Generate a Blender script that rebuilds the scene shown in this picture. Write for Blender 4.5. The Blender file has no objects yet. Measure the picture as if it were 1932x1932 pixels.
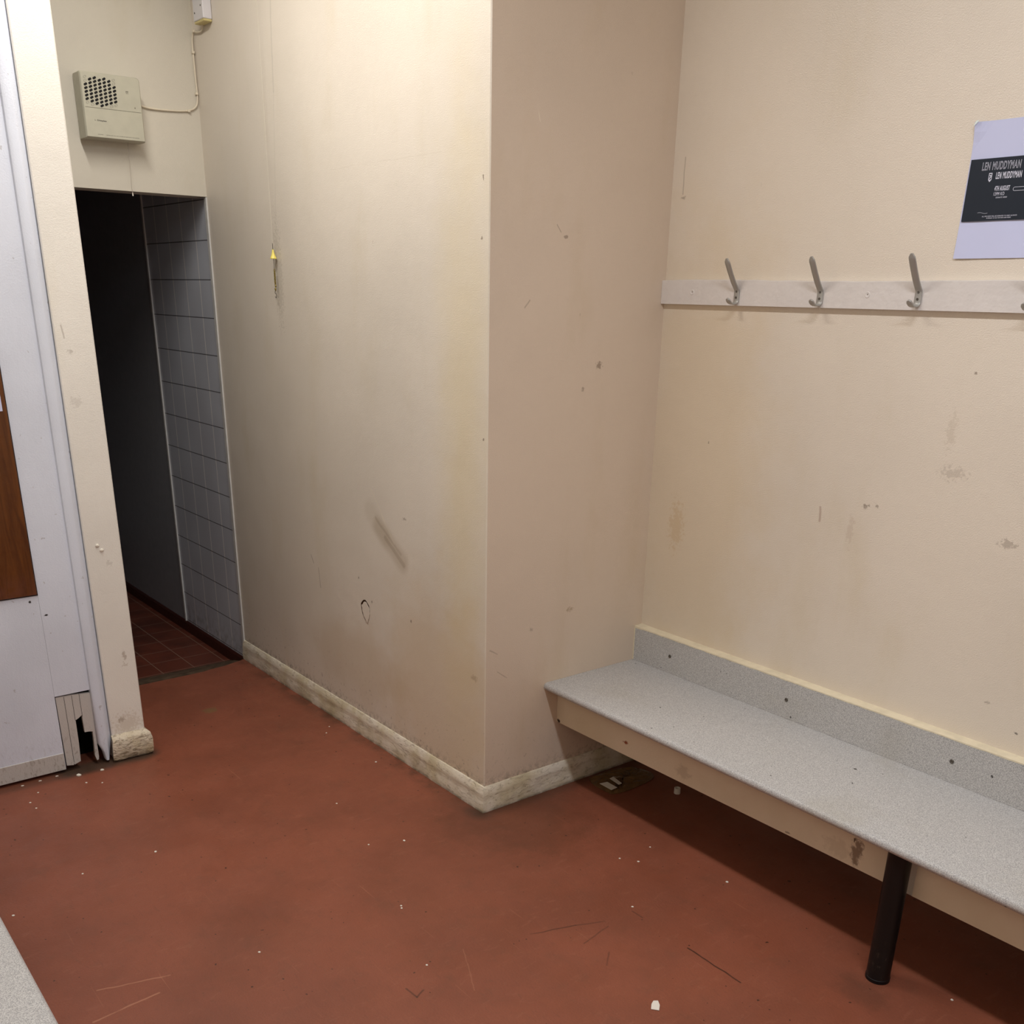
import bpy, bmesh, math, random
from mathutils import Vector, Matrix
random.seed(7)
C = bpy.context.scene.collection
SC = bpy.context.scene
LA, LP, D, CEIL = 1.918, 1.144, 0.715, 3.10

# ------------------------------------------------------------------ camera
cam_d = bpy.data.cameras.new('camera'); cam = bpy.data.objects.new('camera', cam_d); C.objects.link(cam)
yaw, pitch, roll = 2.4747, -0.3879, 0.0167
f_px, ppx, ppy = 1898.6, 947.99, 1326.2
fw = Vector((math.cos(yaw)*math.cos(pitch), math.sin(yaw)*math.cos(pitch), math.sin(pitch)))
r0 = Vector((math.sin(yaw), -math.cos(yaw), 0)); u0 = r0.cross(fw)
rr = math.cos(roll)*r0 + math.sin(roll)*u0; uu = -math.sin(roll)*r0 + math.cos(roll)*u0
M = Matrix.Identity(4)
for i in range(3):
    M[i][0], M[i][1], M[i][2] = rr[i], uu[i], -fw[i]
M[0][3], M[1][3], M[2][3] = 2.4564, -1.8598, 1.6617
cam.matrix_world = M
cam_d.sensor_width = 36; cam_d.sensor_fit = 'HORIZONTAL'
cam_d.lens = f_px/1932*36
cam_d.shift_x = (966-ppx)/1932; cam_d.shift_y = (ppy-966)/1932
cam_d.clip_start = .02
SC.camera = cam

# ------------------------------------------------------------------ world, lights, exposure
w = bpy.data.worlds.new('world'); SC.world = w; w.use_nodes = True
w.node_tree.nodes['Background'].inputs[0].default_value = (.75, .85, 1, 1)
w.node_tree.nodes['Background'].inputs[1].default_value = 0.02
SC.view_settings.view_transform = 'Standard'; SC.view_settings.look = 'None'
SC.view_settings.exposure = 0.0; SC.view_settings.gamma = 1; SC.view_settings.use_curve_mapping = False

def area(name, loc, sx, sy, power, col):
    l = bpy.data.lights.new(name, 'AREA'); l.shape = 'RECTANGLE'; l.size = sx; l.size_y = sy
    l.energy = power; l.color = col
    o = bpy.data.objects.new(name, l); o.location = loc; C.objects.link(o); return o
area('ceiling_tube_light', (-.48, -.74, CEIL-.06), 1.5, .10, 27.5, (1, .955, .89))
area('ceiling_tube_light', (2.10, -.72, CEIL-.06), 1.5, .12, 38, (.88, .92, 1))

# ------------------------------------------------------------------ node helpers
def lin(*c):
    return tuple(((v/255)/12.92 if v/255 <= .04045 else ((v/255+.055)/1.055)**2.4) for v in c) + (1,)

class Mat:
    def __init__(s, name, rough=.5, spec=.4, metal=0):
        s.m = bpy.data.materials.new(name); s.m.use_nodes = True
        s.t = s.m.node_tree; s.n = s.t.nodes; s.l = s.t.links
        s.b = s.n['Principled BSDF']
        s.b.inputs['Roughness'].default_value = rough
        s.b.inputs['Specular IOR Level'].default_value = spec
        s.b.inputs['Metallic'].default_value = metal
        s.P = s.n.new('ShaderNodeTexCoord').outputs['Object']
        s.xyz = None
        s.h = None
    def sep(s):
        if s.xyz is None:
            q = s.n.new('ShaderNodeSeparateXYZ'); s.l.new(s.P, q.inputs[0]); s.xyz = q.outputs
        return s.xyz
    def put(s, inp, v):
        if hasattr(v, 'is_output') or isinstance(v, bpy.types.NodeSocket): s.l.new(v, inp)
        else: inp.default_value = v
    def math(s, op, a, b=0, c=0, clamp=False):
        q = s.n.new('ShaderNodeMath'); q.operation = op; q.use_clamp = clamp
        s.put(q.inputs[0], a); s.put(q.inputs[1], b)
        if op in ('MULTIPLY_ADD', 'COMPARE', 'WRAP'): s.put(q.inputs[2], c)
        return q.outputs[0]
    def scale(s, v):
        q = s.n.new('ShaderNodeVectorMath'); q.operation = 'MULTIPLY'; s.l.new(s.P, q.inputs[0]); q.inputs[1].default_value = v
        return q.outputs[0]
    def noise(s, scale, detail=3, rough=.5, vec=None, dist=0):
        q = s.n.new('ShaderNodeTexNoise'); q.inputs['Scale'].default_value = scale
        q.inputs['Detail'].default_value = detail; q.inputs['Roughness'].default_value = rough
        q.inputs['Distortion'].default_value = dist
        s.l.new(vec if vec is not None else s.P, q.inputs['Vector'])
        return q.outputs[0]
    def step(s, v, a, b, lo=0., hi=1.):
        q = s.n.new('ShaderNodeMapRange'); q.clamp = True; q.interpolation_type = 'SMOOTHSTEP'
        s.put(q.inputs['Value'], v)
        q.inputs['From Min'].default_value = a; q.inputs['From Max'].default_value = b
        q.inputs['To Min'].default_value = lo; q.inputs['To Max'].default_value = hi
        return q.outputs[0]
    def mix(s, f, a, b):
        q = s.n.new('ShaderNodeMix'); q.data_type = 'RGBA'
        s.put(q.inputs[0], f); s.put(q.inputs[6], a); s.put(q.inputs[7], b)
        return q.outputs[2]
    def mul(s, *v):
        o = v[0]
        for x in v[1:]: o = s.math('MULTIPLY', o, x)
        return o
    def mx(s, *v):
        o = v[0]
        for x in v[1:]: o = s.math('MAXIMUM', o, x)
        return o
    def seg(s, a, b, wd, soft=1.6, wob=0):          # mask of a thin line between two points of the surface
        a, b = Vector(a), Vector(b); ab = b-a
        P = s.P
        if wob:
            q = s.n.new('ShaderNodeTexNoise'); q.inputs['Scale'].default_value = 14; s.l.new(s.P, q.inputs['Vector'])
            g = s.n.new('ShaderNodeVectorMath'); g.operation = 'SUBTRACT'; s.l.new(q.outputs[1], g.inputs[0]); g.inputs[1].default_value = (.5, .5, .5)
            g2 = s.n.new('ShaderNodeVectorMath'); g2.operation = 'MULTIPLY_ADD'; s.l.new(g.outputs[0], g2.inputs[0]); g2.inputs[1].default_value = (wob,)*3; s.l.new(s.P, g2.inputs[2])
            P = g2.outputs[0]
        v = s.n.new('ShaderNodeVectorMath'); v.operation = 'SUBTRACT'; s.l.new(P, v.inputs[0]); v.inputs[1].default_value = a
        d = s.n.new('ShaderNodeVectorMath'); d.operation = 'DOT_PRODUCT'; s.l.new(v.outputs[0], d.inputs[0]); d.inputs[1].default_value = ab/ab.length_squared
        t = s.math('ADD', d.outputs['Value'], 0, clamp=True)
        c = s.n.new('ShaderNodeVectorMath'); c.operation = 'SCALE'; c.inputs[0].default_value = ab; s.l.new(t, c.inputs['Scale'])
        e = s.n.new('ShaderNodeVectorMath'); e.operation = 'DISTANCE'; s.l.new(v.outputs[0], e.inputs[0]); s.l.new(c.outputs[0], e.inputs[1])
        return s.step(e.outputs['Value'], wd*.5, wd*soft, 1., 0.)
    def blob(s, c, rad, soft=1.0, wob=.6, ns=30):     # irregular spot
        e = s.n.new('ShaderNodeVectorMath'); e.operation = 'SUBTRACT'; s.l.new(s.P, e.inputs[0]); e.inputs[1].default_value = c
        g = s.n.new('ShaderNodeVectorMath'); g.operation = 'DIVIDE'; s.l.new(e.outputs[0], g.inputs[0]); g.inputs[1].default_value = rad
        k = s.n.new('ShaderNodeVectorMath'); k.operation = 'LENGTH'; s.l.new(g.outputs[0], k.inputs[0])
        n = s.noise(ns, 4, .6)
        v = s.math('MULTIPLY_ADD', s.math('SUBTRACT', n, .5), wob*3, k.outputs['Value'])
        return s.step(v, 1-soft*.6, 1+soft*.2, 1., 0.)
    def bump(s, h, dist, strength=1):
        q = s.n.new('ShaderNodeBump'); q.inputs['Distance'].default_value = dist; q.inputs['Strength'].default_value = strength
        s.put(q.inputs['Height'], h)
        if s.h is not None: s.l.new(s.h, q.inputs['Normal'])
        s.h = q.outputs[0]; s.l.new(s.h, s.b.inputs['Normal'])
    def col(s, v):
        s.put(s.b.inputs['Base Color'], v); return s.m

def plain(name, c, rough=.5, spec=.4, metal=0, var=.0, bump=0, bs=200):
    m = Mat(name, rough, spec, metal)
    a = lin(*c)
    if var:
        b = tuple(x*(1-var) for x in a[:3])+(1,)
        m.col(m.mix(m.step(m.noise(25, 4), .35, .7), a, b))
    else: m.col(a)
    if bump: m.bump(m.noise(bs, 2), bump)
    return m.m

CREAM = (222, 208, 180)
def wall_mat(name, base, lowdirt=0, marks=(), rough=.42, patches=None, specks=.0, bumpd=.0011, topspec=.35):
    m = Mat(name, rough, topspec); x, y, z = m.sep()
    c = m.mix(m.step(m.noise(1.3, 3, .5), .35, .7), lin(*base), lin(*[v*.965 for v in base]))
    c = m.mix(m.step(m.noise(5, 4, .6, m.scale((1, 1, .35))), .5, .8, 0, .35), c, lin(base[0]*.93, base[1]*.91, base[2]*.84))
    for (cc, rad, colr, amt, soft) in (patches or ()):
        c = m.mix(m.math('MULTIPLY', m.blob(cc, rad, soft, .35, 6), amt), c, lin(*colr))
    # tiny scattered scuffs
    n = m.noise(38, 2, .5, m.scale((1, 1, .45)), .4)
    rg = m.noise(2.2, 2, .5)
    sc = m.mul(m.step(n, .755, .79), m.step(rg, .5, .65))
    c = m.mix(m.math('MULTIPLY', sc, .35+specks), c, lin(120, 92, 66))
    if lowdirt:
        hi = m.step(z, .09, .50, 1., 0.)
        fine = m.step(m.noise(70, 5, .7, m.scale((1, 1, .9)), .6), .57, .74)
        c = m.mix(m.mul(fine, m.math('POWER', hi, 2.0), lowdirt), c, lin(96, 76, 52))
        hi2 = m.step(z, .088, .135, 1., 0.)
        c = m.mix(m.mul(m.step(m.noise(45, 5, .75), .42, .66), hi2, min(1, lowdirt*1.1)), c, lin(84, 68, 48))
    for mk in marks:
        kind = mk[0]
        if kind == 's': c = m.mix(m.math('MULTIPLY', m.seg(mk[1], mk[2], mk[3]*.7, wob=.012), mk[4]*.8), c, lin(*mk[5]))
        else:
            mask = m.math('MULTIPLY', m.blob(mk[1], [v*.9 for v in mk[2]], .9, 1.3, 110), mk[3]*.7)
            c = m.mix(mask, c, lin(*mk[4]))
    m.bump(m.noise(6, 3, .5), .008, .35)
    m.bump(m.noise(330, 1, .5), bumpd*.55, 1)
    return m.col(c)

DK = (96, 72, 52)
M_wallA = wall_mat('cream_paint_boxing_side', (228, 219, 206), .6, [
    ('s', (-.64, 0, .87), (-.49, 0, .775), .05, .35, (150, 126, 90)), ('s', (-.70, 0, .92), (-.60, 0, .84), .05, .18, (160, 142, 108)),
    ('s', (-.60, 0, .84), (-.48, 0, .765), .012, .35, (128, 104, 72)), ('s', (-.66, 0, .90), (-.50, 0, .80), .008, .25, (128, 104, 72)),
    ('s', (-.69, 0, 1.0), (-.60, 0, .90), .004, .25, (238, 228, 204)),
    ('s', (-.62, 0, .92), (-.54, 0, .83), .004, .25, (238, 228, 204)),
    ('b', (-1.31, 0, 1.70), (.035, .05, .20), .35, (140, 132, 112)),
    ('s', (-1.235, 0, 2.75), (-1.262, 0, 2.30), .006, .22, (136, 132, 120)),
    ('s', (-1.262, 0, 2.30), (-1.31, 0, 1.86), .004, .14, (136, 132, 120)),
    ('b', (-.80, 0, .65), (.008, .05, .006), .8, DK), ('b', (-.71, 0, .575), (.006, .05, .006), .8, DK),
    ('b', (-.47, 0, .93), (.012, .05, .006), .6, DK), ('b', (-.44, 0, .57), (.005, .05, .006), .8, DK),
    ('b', (-.03, 0, 1.95), (.005, .05, .008), .9, DK), ('b', (-.035, 0, 1.80), (.005, .05, .006), .9, DK),
    ('b', (-.02, 0, 1.25), (.004, .05, .006), .9, DK), ('b', (-.06, 0, .47), (.02, .05, .012), .5, (150, 120, 80)),
    ('s', (-1.12, 0, .62), (-1.11, 0, .54), .003, .5, DK), ('s', (-1.18, 0, .66), (-1.16, 0, .63), .003, .5, DK),
    ('s', (-.88, 0, 2.03), (-.2, 0, 2.03), .002, .10, (150, 135, 100)),
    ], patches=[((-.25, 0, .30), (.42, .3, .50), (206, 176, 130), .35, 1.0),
                ((-.12, 0, 1.2), (.16, .3, 1.2), (224, 204, 150), .35, 1.6),  # yellow light cast beside the corner, painted into the wall colour
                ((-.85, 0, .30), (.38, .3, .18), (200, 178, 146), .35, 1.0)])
M_wallB = wall_mat('cream_paint_boxing_end', (219, 200, 180), .5, [  # base tinted pinker to make up for the cool light
    ('b', (0, .44, 1.45), (.05, .014, .012), .8, DK), ('b', (0, .376, 1.38), (.05, .006, .008), .6, DK),
    ('s', (0, .164, 2.14), (0, .172, 2.10), .002, .6, (240, 228, 205)), ('s', (0, .245, 1.845), (0, .262, 1.825), .002, .5, DK),
    ('b', (0, .283, 1.813), (.05, .008, .006), .7, DK), ('s', (0, .132, 1.62), (0, .15, 1.64), .003, .4, DK),
    ('b', (0, .36, .661), (.05, .018, .008), .7, (150, 124, 90)), ('b', (0, .19, .62), (.05, .008, .008), .5, DK),
    ('s', (0, .02, .58), (0, .05, .56), .003, .4, DK), ('s', (0, .05, .50), (0, .09, .47), .002, .4, DK),
    ])
M_wallR = wall_mat('cream_paint_hook_wall', (230, 218, 202), 0, [
    ('b', (1.053, D, 1.342), (.014, .05, .05), .25, (160, 138, 110)), ('s', (.689, D, 1.085), (.694, D, 1.045), .005, .55, (150, 112, 96)),
    ('b', (.841, D, 1.114), (.012, .05, .010), .8, DK), ('b', (.875, D, 1.118), (.006, .05, .006), .7, DK),
    ('b', (1.255, D, 1.085), (.028, .05, .012), .5, DK), ('b', (.80, D, 1.04), (.012, .05, .05), .25, (165, 130, 110)),
    ('b', (1.08, D, 1.24), (.04, .05, .02), .3, DK), ('b', (.13, D, .93), (.035, .05, .09), .45, (200, 165, 110)),
    ('b', (1.38, D, .602), (.005, .05, .005), 1, (20, 18, 16)), ('b', (1.29, D, .66), (.014, .05, .006), .5, DK),
    ('s', (.045, D, 2.05), (.048, D, 1.95), .003, .4, DK), ('b', (.05, D, 1.94), (.01, .05, .006), .6, DK),
    ('b', (.24, D, 1.22), (.004, .05, .004), .8, DK), ('b', (1.09, D, 1.49), (.004, .05, .004), .8, DK)],
    rough=.36, patches=[((.2, D, 1.1), (.35, .3, .9), (216, 192, 150), .35, 1.0)], bumpd=.0016, topspec=.5)  # patch puts the warm light of the left end into the paint
M_lintel = wall_mat('cream_paint_over_doorway', (214, 208, 194), 0, bumpd=.0008, rough=.5)
M_pillar = wall_mat('cream_paint_pillar', (240, 236, 228), .0, [
    ('b', (-LP, -.80, .40), (.05, .008, .022), .6, (130, 100, 70)), ('b', (-LP, -.80, .365), (.05, .012, .006), .4, (150, 124, 90)),
    ('b', (-LP, -.84, 1.46), (.05, .012, .008), .4, DK), ('s', (-LP, -.86, 1.54), (-LP, -.855, 1.50), .003, .4, DK),
    ('b', (-LP, -.845, 1.30), (.05, .02, .02), .2, DK), ('b', (-LP, -.81, .75), (.05, .012, .014), .25, DK),
    ('b', (-LP, -.84, .155), (.05, .014, .010), .6, (104, 82, 60)), ('b', (-LP, -.82, .13), (.05, .06, .05), .4, (180, 156, 124))], bumpd=.0012)
M_backwall = wall_mat('cream_paint_back', (228, 220, 204), 0)

def white_gloss(name, base, rough=.35, dirt=.25, marks=()):
    m = Mat(name, rough, .45); x, y, z = m.sep()
    c = m.mix(m.step(m.noise(3, 3), .4, .7), lin(*base), lin(*[v*.965 for v in base]))
    lo = m.step(z, .0, .25, 1., 0.)
    c = m.mix(m.mul(m.step(m.noise(90, 4, .7, m.scale((1, 1, .4)), 1), .52, .7), lo, dirt), c, lin(120, 104, 86))
    c = m.mix(m.mul(m.step(m.noise(40, 2, .5), .72, .76), .35), c, lin(140, 124, 106))
    for mk in marks:
        c = m.mix(m.math('MULTIPLY', m.blob(mk[0], mk[1], .9, .7, 70), mk[2]), c, lin(*mk[3]))
    m.bump(m.noise(18, 3, .5, m.scale((1, 1, .3))), .003, .5)
    m.bump(m.noise(240, 2), .0006, 1)
    return m.col(c)
M_white = white_gloss('white_gloss_boards', (224, 230, 244), marks=[
    ((-LP, -1.045, .60), (.05, .007, .004), 1, (30, 26, 24)), ((-LP, -1.09, .655), (.05, .005, .005), 1, (30, 26, 24)),
    ((-LP, -1.10, .055), (.05, .005, .005), 1, (40, 34, 30))])
M_lowboard = white_gloss('worn_white_boards', (200, 196, 192), dirt=.6)

def skirting_mat(name, base, dirt=.8, s=1.):
    m = Mat(name, .5, .35); x, y, z = m.sep()
    c = m.mix(m.step(m.noise(9, 4, .6), .35, .7), lin(*base), lin(base[0]*.9, base[1]*.88, base[2]*.8))
    cr = m.step(m.noise(26, 6, .75, m.scale((1, 1, 2.6)), 1.5), .52, .66)
    c = m.mix(m.mul(cr, dirt*.7), c, lin(132, 108, 76)); c = m.mix(m.mul(m.step(m.noise(7, 5, .7, m.scale((1, 1, 3))), .48, .62), m.step(z, .055, .07, 1, 0), dirt*.5), c, lin(150, 128, 98))
    sp = m.step(m.noise(150, 3, .6), .66, .74)
    c = m.mix(m.mul(sp, dirt), c, lin(84, 64, 44))
    lo = m.step(z, .0, .014, 1., 0.)
    c = m.mix(m.mul(lo, m.step(m.noise(18, 3), .3, .6), dirt), c, lin(60, 46, 34))
    m.bump(cr, .0015*s, .6); m.bump(m.noise(45, 4, .7, m.scale((1, 1, 2.2))), .004*s, .6)
    return m.col(c)
M_skirt = skirting_mat('off_white_skirting_paint', (230, 220, 203), .6)
M_plinth = skirting_mat('crazed_plinth_paint', (220, 208, 188), 1.0, 2.6)
M_grime = plain('grime', (52, 42, 32), .8, .2, var=.4)

# floor
def floor_mat():
    m = Mat('red_brown_floor_covering', .50, .42); x, y, z = m.sep()
    a = lin(146, 83, 60); b = lin(129, 73, 52)
    c = m.mix(m.step(m.noise(2.2, 4, .6), .35, .68), a, b)
    c = m.mix(m.step(m.noise(420, 2, .6), .35, .68, 0, .45), c, lin(120, 68, 54))
    c = m.mix(m.step(m.noise(11, 6, .7), .5, .75, 0, .35), c, lin(112, 72, 54))
    c = m.mix(m.step(m.noise(30, 5, .75, m.scale((1, 3, 1)), .5), .52, .7, 0, .3), c, lin(108, 66, 50))
    c = m.mix(m.step(m.noise(16, 5, .75, m.scale((3, 1, 1)), .8), .55, .7, 0, .22), c, lin(166, 108, 84))
    for ang, sd in ((.5, 0), (-.35, 3), (1.25, 7)):   # fine directional scratches
        q = m.n.new('ShaderNodeMapping'); q.inputs['Rotation'].default_value = (0, 0, ang); q.inputs['Location'].default_value = (sd, sd, 0)
        q.inputs['Scale'].default_value = (2.2, 90, 1); m.l.new(m.P, q.inputs['Vector'])
        sc = m.step(m.noise(1.6, 2, .5, q.outputs[0]), .70, .76)
        c = m.mix(m.mul(sc, m.step(m.noise(3+sd*.2, 2), .48, .62), .28), c, lin(192, 132, 100))
    # grime along the skirting and near the corner
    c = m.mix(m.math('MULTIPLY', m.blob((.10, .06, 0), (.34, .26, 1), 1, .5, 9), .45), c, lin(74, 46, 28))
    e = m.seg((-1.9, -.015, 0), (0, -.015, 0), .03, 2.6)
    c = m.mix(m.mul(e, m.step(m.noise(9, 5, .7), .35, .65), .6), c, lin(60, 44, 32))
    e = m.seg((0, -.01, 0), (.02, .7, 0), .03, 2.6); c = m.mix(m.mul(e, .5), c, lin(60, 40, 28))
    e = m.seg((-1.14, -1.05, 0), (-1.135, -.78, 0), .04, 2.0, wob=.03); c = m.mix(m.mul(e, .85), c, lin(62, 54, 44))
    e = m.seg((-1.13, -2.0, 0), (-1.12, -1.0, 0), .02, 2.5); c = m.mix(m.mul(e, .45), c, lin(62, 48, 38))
    c = m.mix(m.math('MULTIPLY', m.blob((.20, -.95, 0), (.22, .16, 1), 1, .8, 9), .12), c, lin(98, 64, 46))
    c = m.mix(m.math('MULTIPLY', m.blob((.28, -.48, 0), (.25, .14, 1), 1, .8, 9), .12), c, lin(98, 60, 40))
    c = m.mix(m.math('MULTIPLY', m.blob((1.37, .20, 0), (.08, .07, 1), 1, .6, 12), .35), c, lin(70, 46, 32))
    dk = lin(52, 30, 20); lt = lin(196, 140, 110)
    for a_, b_, w_, cc, am in (((.965, -.021, 0), (1.15, -.024, 0), .0022, dk, .9), ((.656, -.331, 0), (.701, -.199, 0), .002, dk, .6),
        ((.701, -.199, 0), (.735, -.121, 0), .002, dk, .45), ((.777, -.238, 0), (.760, -.13, 0), .002, dk, .45), ((.746, -.02, 0), (.787, -.019, 0), .002, dk, .5),
        ((.849, -.209, 0), (.886, -.254, 0), .002, dk, .4), ((.301, -1.415, 0), (.289, -1.248, 0), .0022, lt, .5), ((.186, -1.369, 0), (.236, -1.199, 0), .002, lt, .45),
        ((.65, -.737, 0), (.694, -.733, 0), .0022, dk, .6), ((.694, -.733, 0), (.682, -.704, 0), .0022, dk, .6), ((.60, -.52, 0), (.76, -.60, 0), .0014, lt, .2)):
        c = m.mix(m.math('MULTIPLY', m.seg(a_, b_, w_, 1.8, .01), am), c, cc)
    c = m.mix(m.math('MULTIPLY', m.blob((-1.397, -.401, 0), (.03, .035, 1), .6, .6, 50), .6), c, lin(120, 98, 62))
    dots = m.step(m.noise(55, 1, .4), .765, .785)
    c = m.mix(m.mul(dots, .8), c, lin(40, 22, 16))
    m.put(m.b.inputs['Roughness'], m.step(m.noise(7, 4, .6), .3, .7, .42, .58))
    m.bump(m.noise(160, 2), .0010, .7); m.bump(m.noise(3, 3), .006, .3)
    return m.col(c)
M_floor = floor_mat()

def tiles_wall():
    m = Mat('grey_glazed_tiles', .22, .5); x, y, z = m.sep()
    fx = m.math('FRACT', m.math('DIVIDE', m.math('ADD', x, 1.918+15.25), .1525))
    fz = m.math('FRACT', m.math('DIVIDE', m.math('ADD', z, -.006+1.53), .153))
    lx = m.mx(m.step(fx, 0, .035, 1, 0), m.step(fx, .965, 1))
    lz = m.mx(m.step(fz, 0, .022, 1, 0), m.step(fz, .978, 1))
    c = m.mix(m.step(m.noise(2.5, 2), .35, .65), lin(206, 211, 222), lin(196, 200, 211))
    c = m.mix(lx, c, lin(255, 252, 250)); c = m.mix(lz, c, lin(60, 56, 56))
    c = m.mix(m.mul(m.step(z, 0, .16, 1, 0), m.step(m.noise(30, 4), .4, .7), .4), c, lin(110, 100, 90))
    m.bump(m.mx(lx, lz), .0012, -.6)
    return m.col(c)
M_tile = tiles_wall()
def tiles_floor():
    m = Mat('red_quarry_tiles', .45, .35); x, y, z = m.sep()
    fx = m.math('FRACT', m.math('DIVIDE', m.math('ADD', x, 2.105+15.4), .154))
    fy = m.math('FRACT', m.math('DIVIDE', m.math('ADD', y, 1.54+.04), .154))
    g = m.mx(m.step(fx, 0, .02, 1, 0), m.step(fx, .98, 1), m.step(fy, 0, .02, 1, 0), m.step(fy, .98, 1))
    c = m.mix(m.step(m.noise(6, 4), .35, .7), lin(104, 54, 40), lin(82, 44, 34))
    c = m.mix(m.mul(g, .75), c, lin(150, 128, 112))
    m.bump(g, .001, -.5)
    return m.col(c)
M_ftile = tiles_floor()
M_skirttile = plain('dark_red_skirting_tile', (66, 32, 25), .4, .4, var=.3)
M_ramp = plain('worn_threshold_screed', (96, 78, 62), .8, .2, var=.45, bump=.002, bs=40)
M_panel = plain('grey_smooth_panel', (150, 152, 158), .35, .4, var=.08)
M_trimwhite = plain('white_plastic_trim', (214, 214, 212), .35, .5, var=.1)
M_dark = plain('dark_void', (18, 15, 13), .9, .1)
M_ceiling = plain('ceiling_white', (236, 234, 228), .8, .2)

def laminate():
    m = Mat('grey_speckled_laminate', .42, .4)
    c = m.mix(m.step(m.noise(420, 2, .7), .40, .62), lin(208, 206, 203), lin(162, 160, 160))
    c = m.mix(m.step(m.noise(650, 1, .5), .62, .70, 0, .6), c, lin(126, 124, 126))
    c = m.mix(m.step(m.noise(3, 4, .6), .5, .8, 0, .35), c, lin(166, 158, 140))
    c = m.mix(m.mul(m.step(m.noise(60, 1, .4), .79, .80), .9), c, lin(36, 30, 26))
    m.bump(m.noise(300, 2), .0005, .7)
    return m.col(c)
M_lam = laminate()
def apron_mat():
    m = Mat('cream_painted_apron', .45, .35)
    c = m.mix(m.step(m.noise(4, 3), .35, .7), lin(226, 211, 188), lin(216, 200, 174))
    for q in (((1.214, .30, .300), (.018, .05, .045), .75, (104, 78, 60)), ((1.16, .30, .29), (.05, .05, .03), .18, (150, 124, 96)),
              ((.60, .30, .295), (.03, .05, .025), .22, (120, 92, 66)), ((.345, .30, .30), (.011, .05, .006), 1, (150, 84, 52)),
              ((.012, .30, .262), (.008, .05, .006), 1, (60, 40, 28)), ((1.204, .30, .332), (.002, .05, .01), .9, (60, 40, 28)),
              ((1.0, .30, .262), (.012, .05, .003), .6, DK)):
        c = m.mix(m.math('MULTIPLY', m.blob((q[0][0], .319, q[0][2]), q[1], .9, .9, 70), q[2]), c, lin(*q[3]))
    m.bump(m.noise(120, 2), .0008)
    return m.col(c)
M_apron = apron_mat()
M_capaint = plain('cream_paint_on_upstand_edge', (234, 222, 194), .45, .4, var=.12, bump=.002, bs=60)
M_rail = plain('white_painted_rail', (224, 217, 212), .4, .4, var=.04, bump=.0015, bs=60)
M_alu = plain('satin_aluminium', (178, 176, 171), .42, .5, .45, var=.08)
M_screw = plain('dark_steel', (100, 94, 86), .4, .5, .6)
def leg_mat():
    m = Mat('black_metal_leg', .38, .45)
    x, y, z = m.sep()
    s_ = m.mul(m.step(m.noise(90, 4, .7, m.scale((1, 1, .5))), .55, .7), m.step(z, .05, .17, 1, 0), .45)
    return m.col(m.mix(s_, lin(9, 9, 10), lin(80, 68, 60)))
M_leg = leg_mat()
M_paper = plain('lavender_white_paper', (206, 210, 240), .6, .3)
M_ink = plain('blue_black_print', (30, 38, 50), .5, .3)
M_print = plain('pale_print', (222, 222, 236), .6, .2)
M_heater = plain('aged_beige_metal', (194, 191, 173), .42, .4, var=.06)
M_heaterside = plain('aged_beige_side', (192, 178, 146), .45, .4)
M_black = plain('black', (14, 13, 15), .5, .3)
M_cream_pl = plain('cream_cable', (226, 216, 196), .4, .4)
M_box = plain('white_plastic_box', (222, 220, 224), .35, .5)
M_boxyel = plain('yellowed_plastic', (214, 200, 140), .4, .4)
M_yel = plain('yellow_plastic', (238, 222, 110), .35, .5)
M_brass = plain('dull_brass', (150, 134, 72), .35, .5, .7)
M_wood = None
def wood():
    m = Mat('varnished_brown_board', .3, .5); x, y, z = m.sep()
    n = m.noise(6, 5, .6, m.scale((3, 6, .6)), 1.2)
    c = m.mix(m.step(n, .3, .7), lin(104, 58, 18), lin(76, 38, 8))
    lo = m.step(z, .68, .78, 1, 0)
    c = m.mix(m.mul(lo, m.step(m.noise(40, 4), .3, .6), .45), c, lin(104, 62, 50))
    m.bump(m.noise(30, 3), .002, .4)
    return m.col(c)
M_wood = wood()
M_chip = plain('white_chip', (232, 226, 214), .6, .3)

# ------------------------------------------------------------------ mesh helpers
def link(name, bm, mat, parent=None, smooth=False, mats=None):
    me = bpy.data.meshes.new(name); bmesh.ops.recalc_face_normals(bm, faces=bm.faces); bm.to_mesh(me); bm.free()
    for mm in (mats or [mat]): me.materials.append(mm)
    if smooth:
        for p in me.polygons: p.use_smooth = True
    o = bpy.data.objects.new(name, me); C.objects.link(o)
    if parent:
        o.parent = parent
        if parent.location.length: o.matrix_parent_inverse = Matrix.Translation(-parent_world(parent))
    return o
def parent_world(p):
    v = Vector(p.location)
    q = p.parent
    return v
def box(x0, x1, y0, y1, z0, z1, bm=None):
    bm = bm or bmesh.new()
    v = [bm.verts.new((x, y, z)) for x in (x0, x1) for y in (y0, y1) for z in (z0, z1)]
    for f in ((0, 1, 3, 2), (4, 6, 7, 5), (0, 4, 5, 1), (2, 3, 7, 6), (0, 2, 6, 4), (1, 5, 7, 3)):
        bm.faces.new([v[i] for i in f])
    return bm
def bevelled(bm, wd, seg=2):
    bmesh.ops.recalc_face_normals(bm, faces=bm.faces)
    bmesh.ops.bevel(bm, geom=list(bm.edges), offset=wd, segments=seg, profile=.5, affect='EDGES'); return bm
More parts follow.
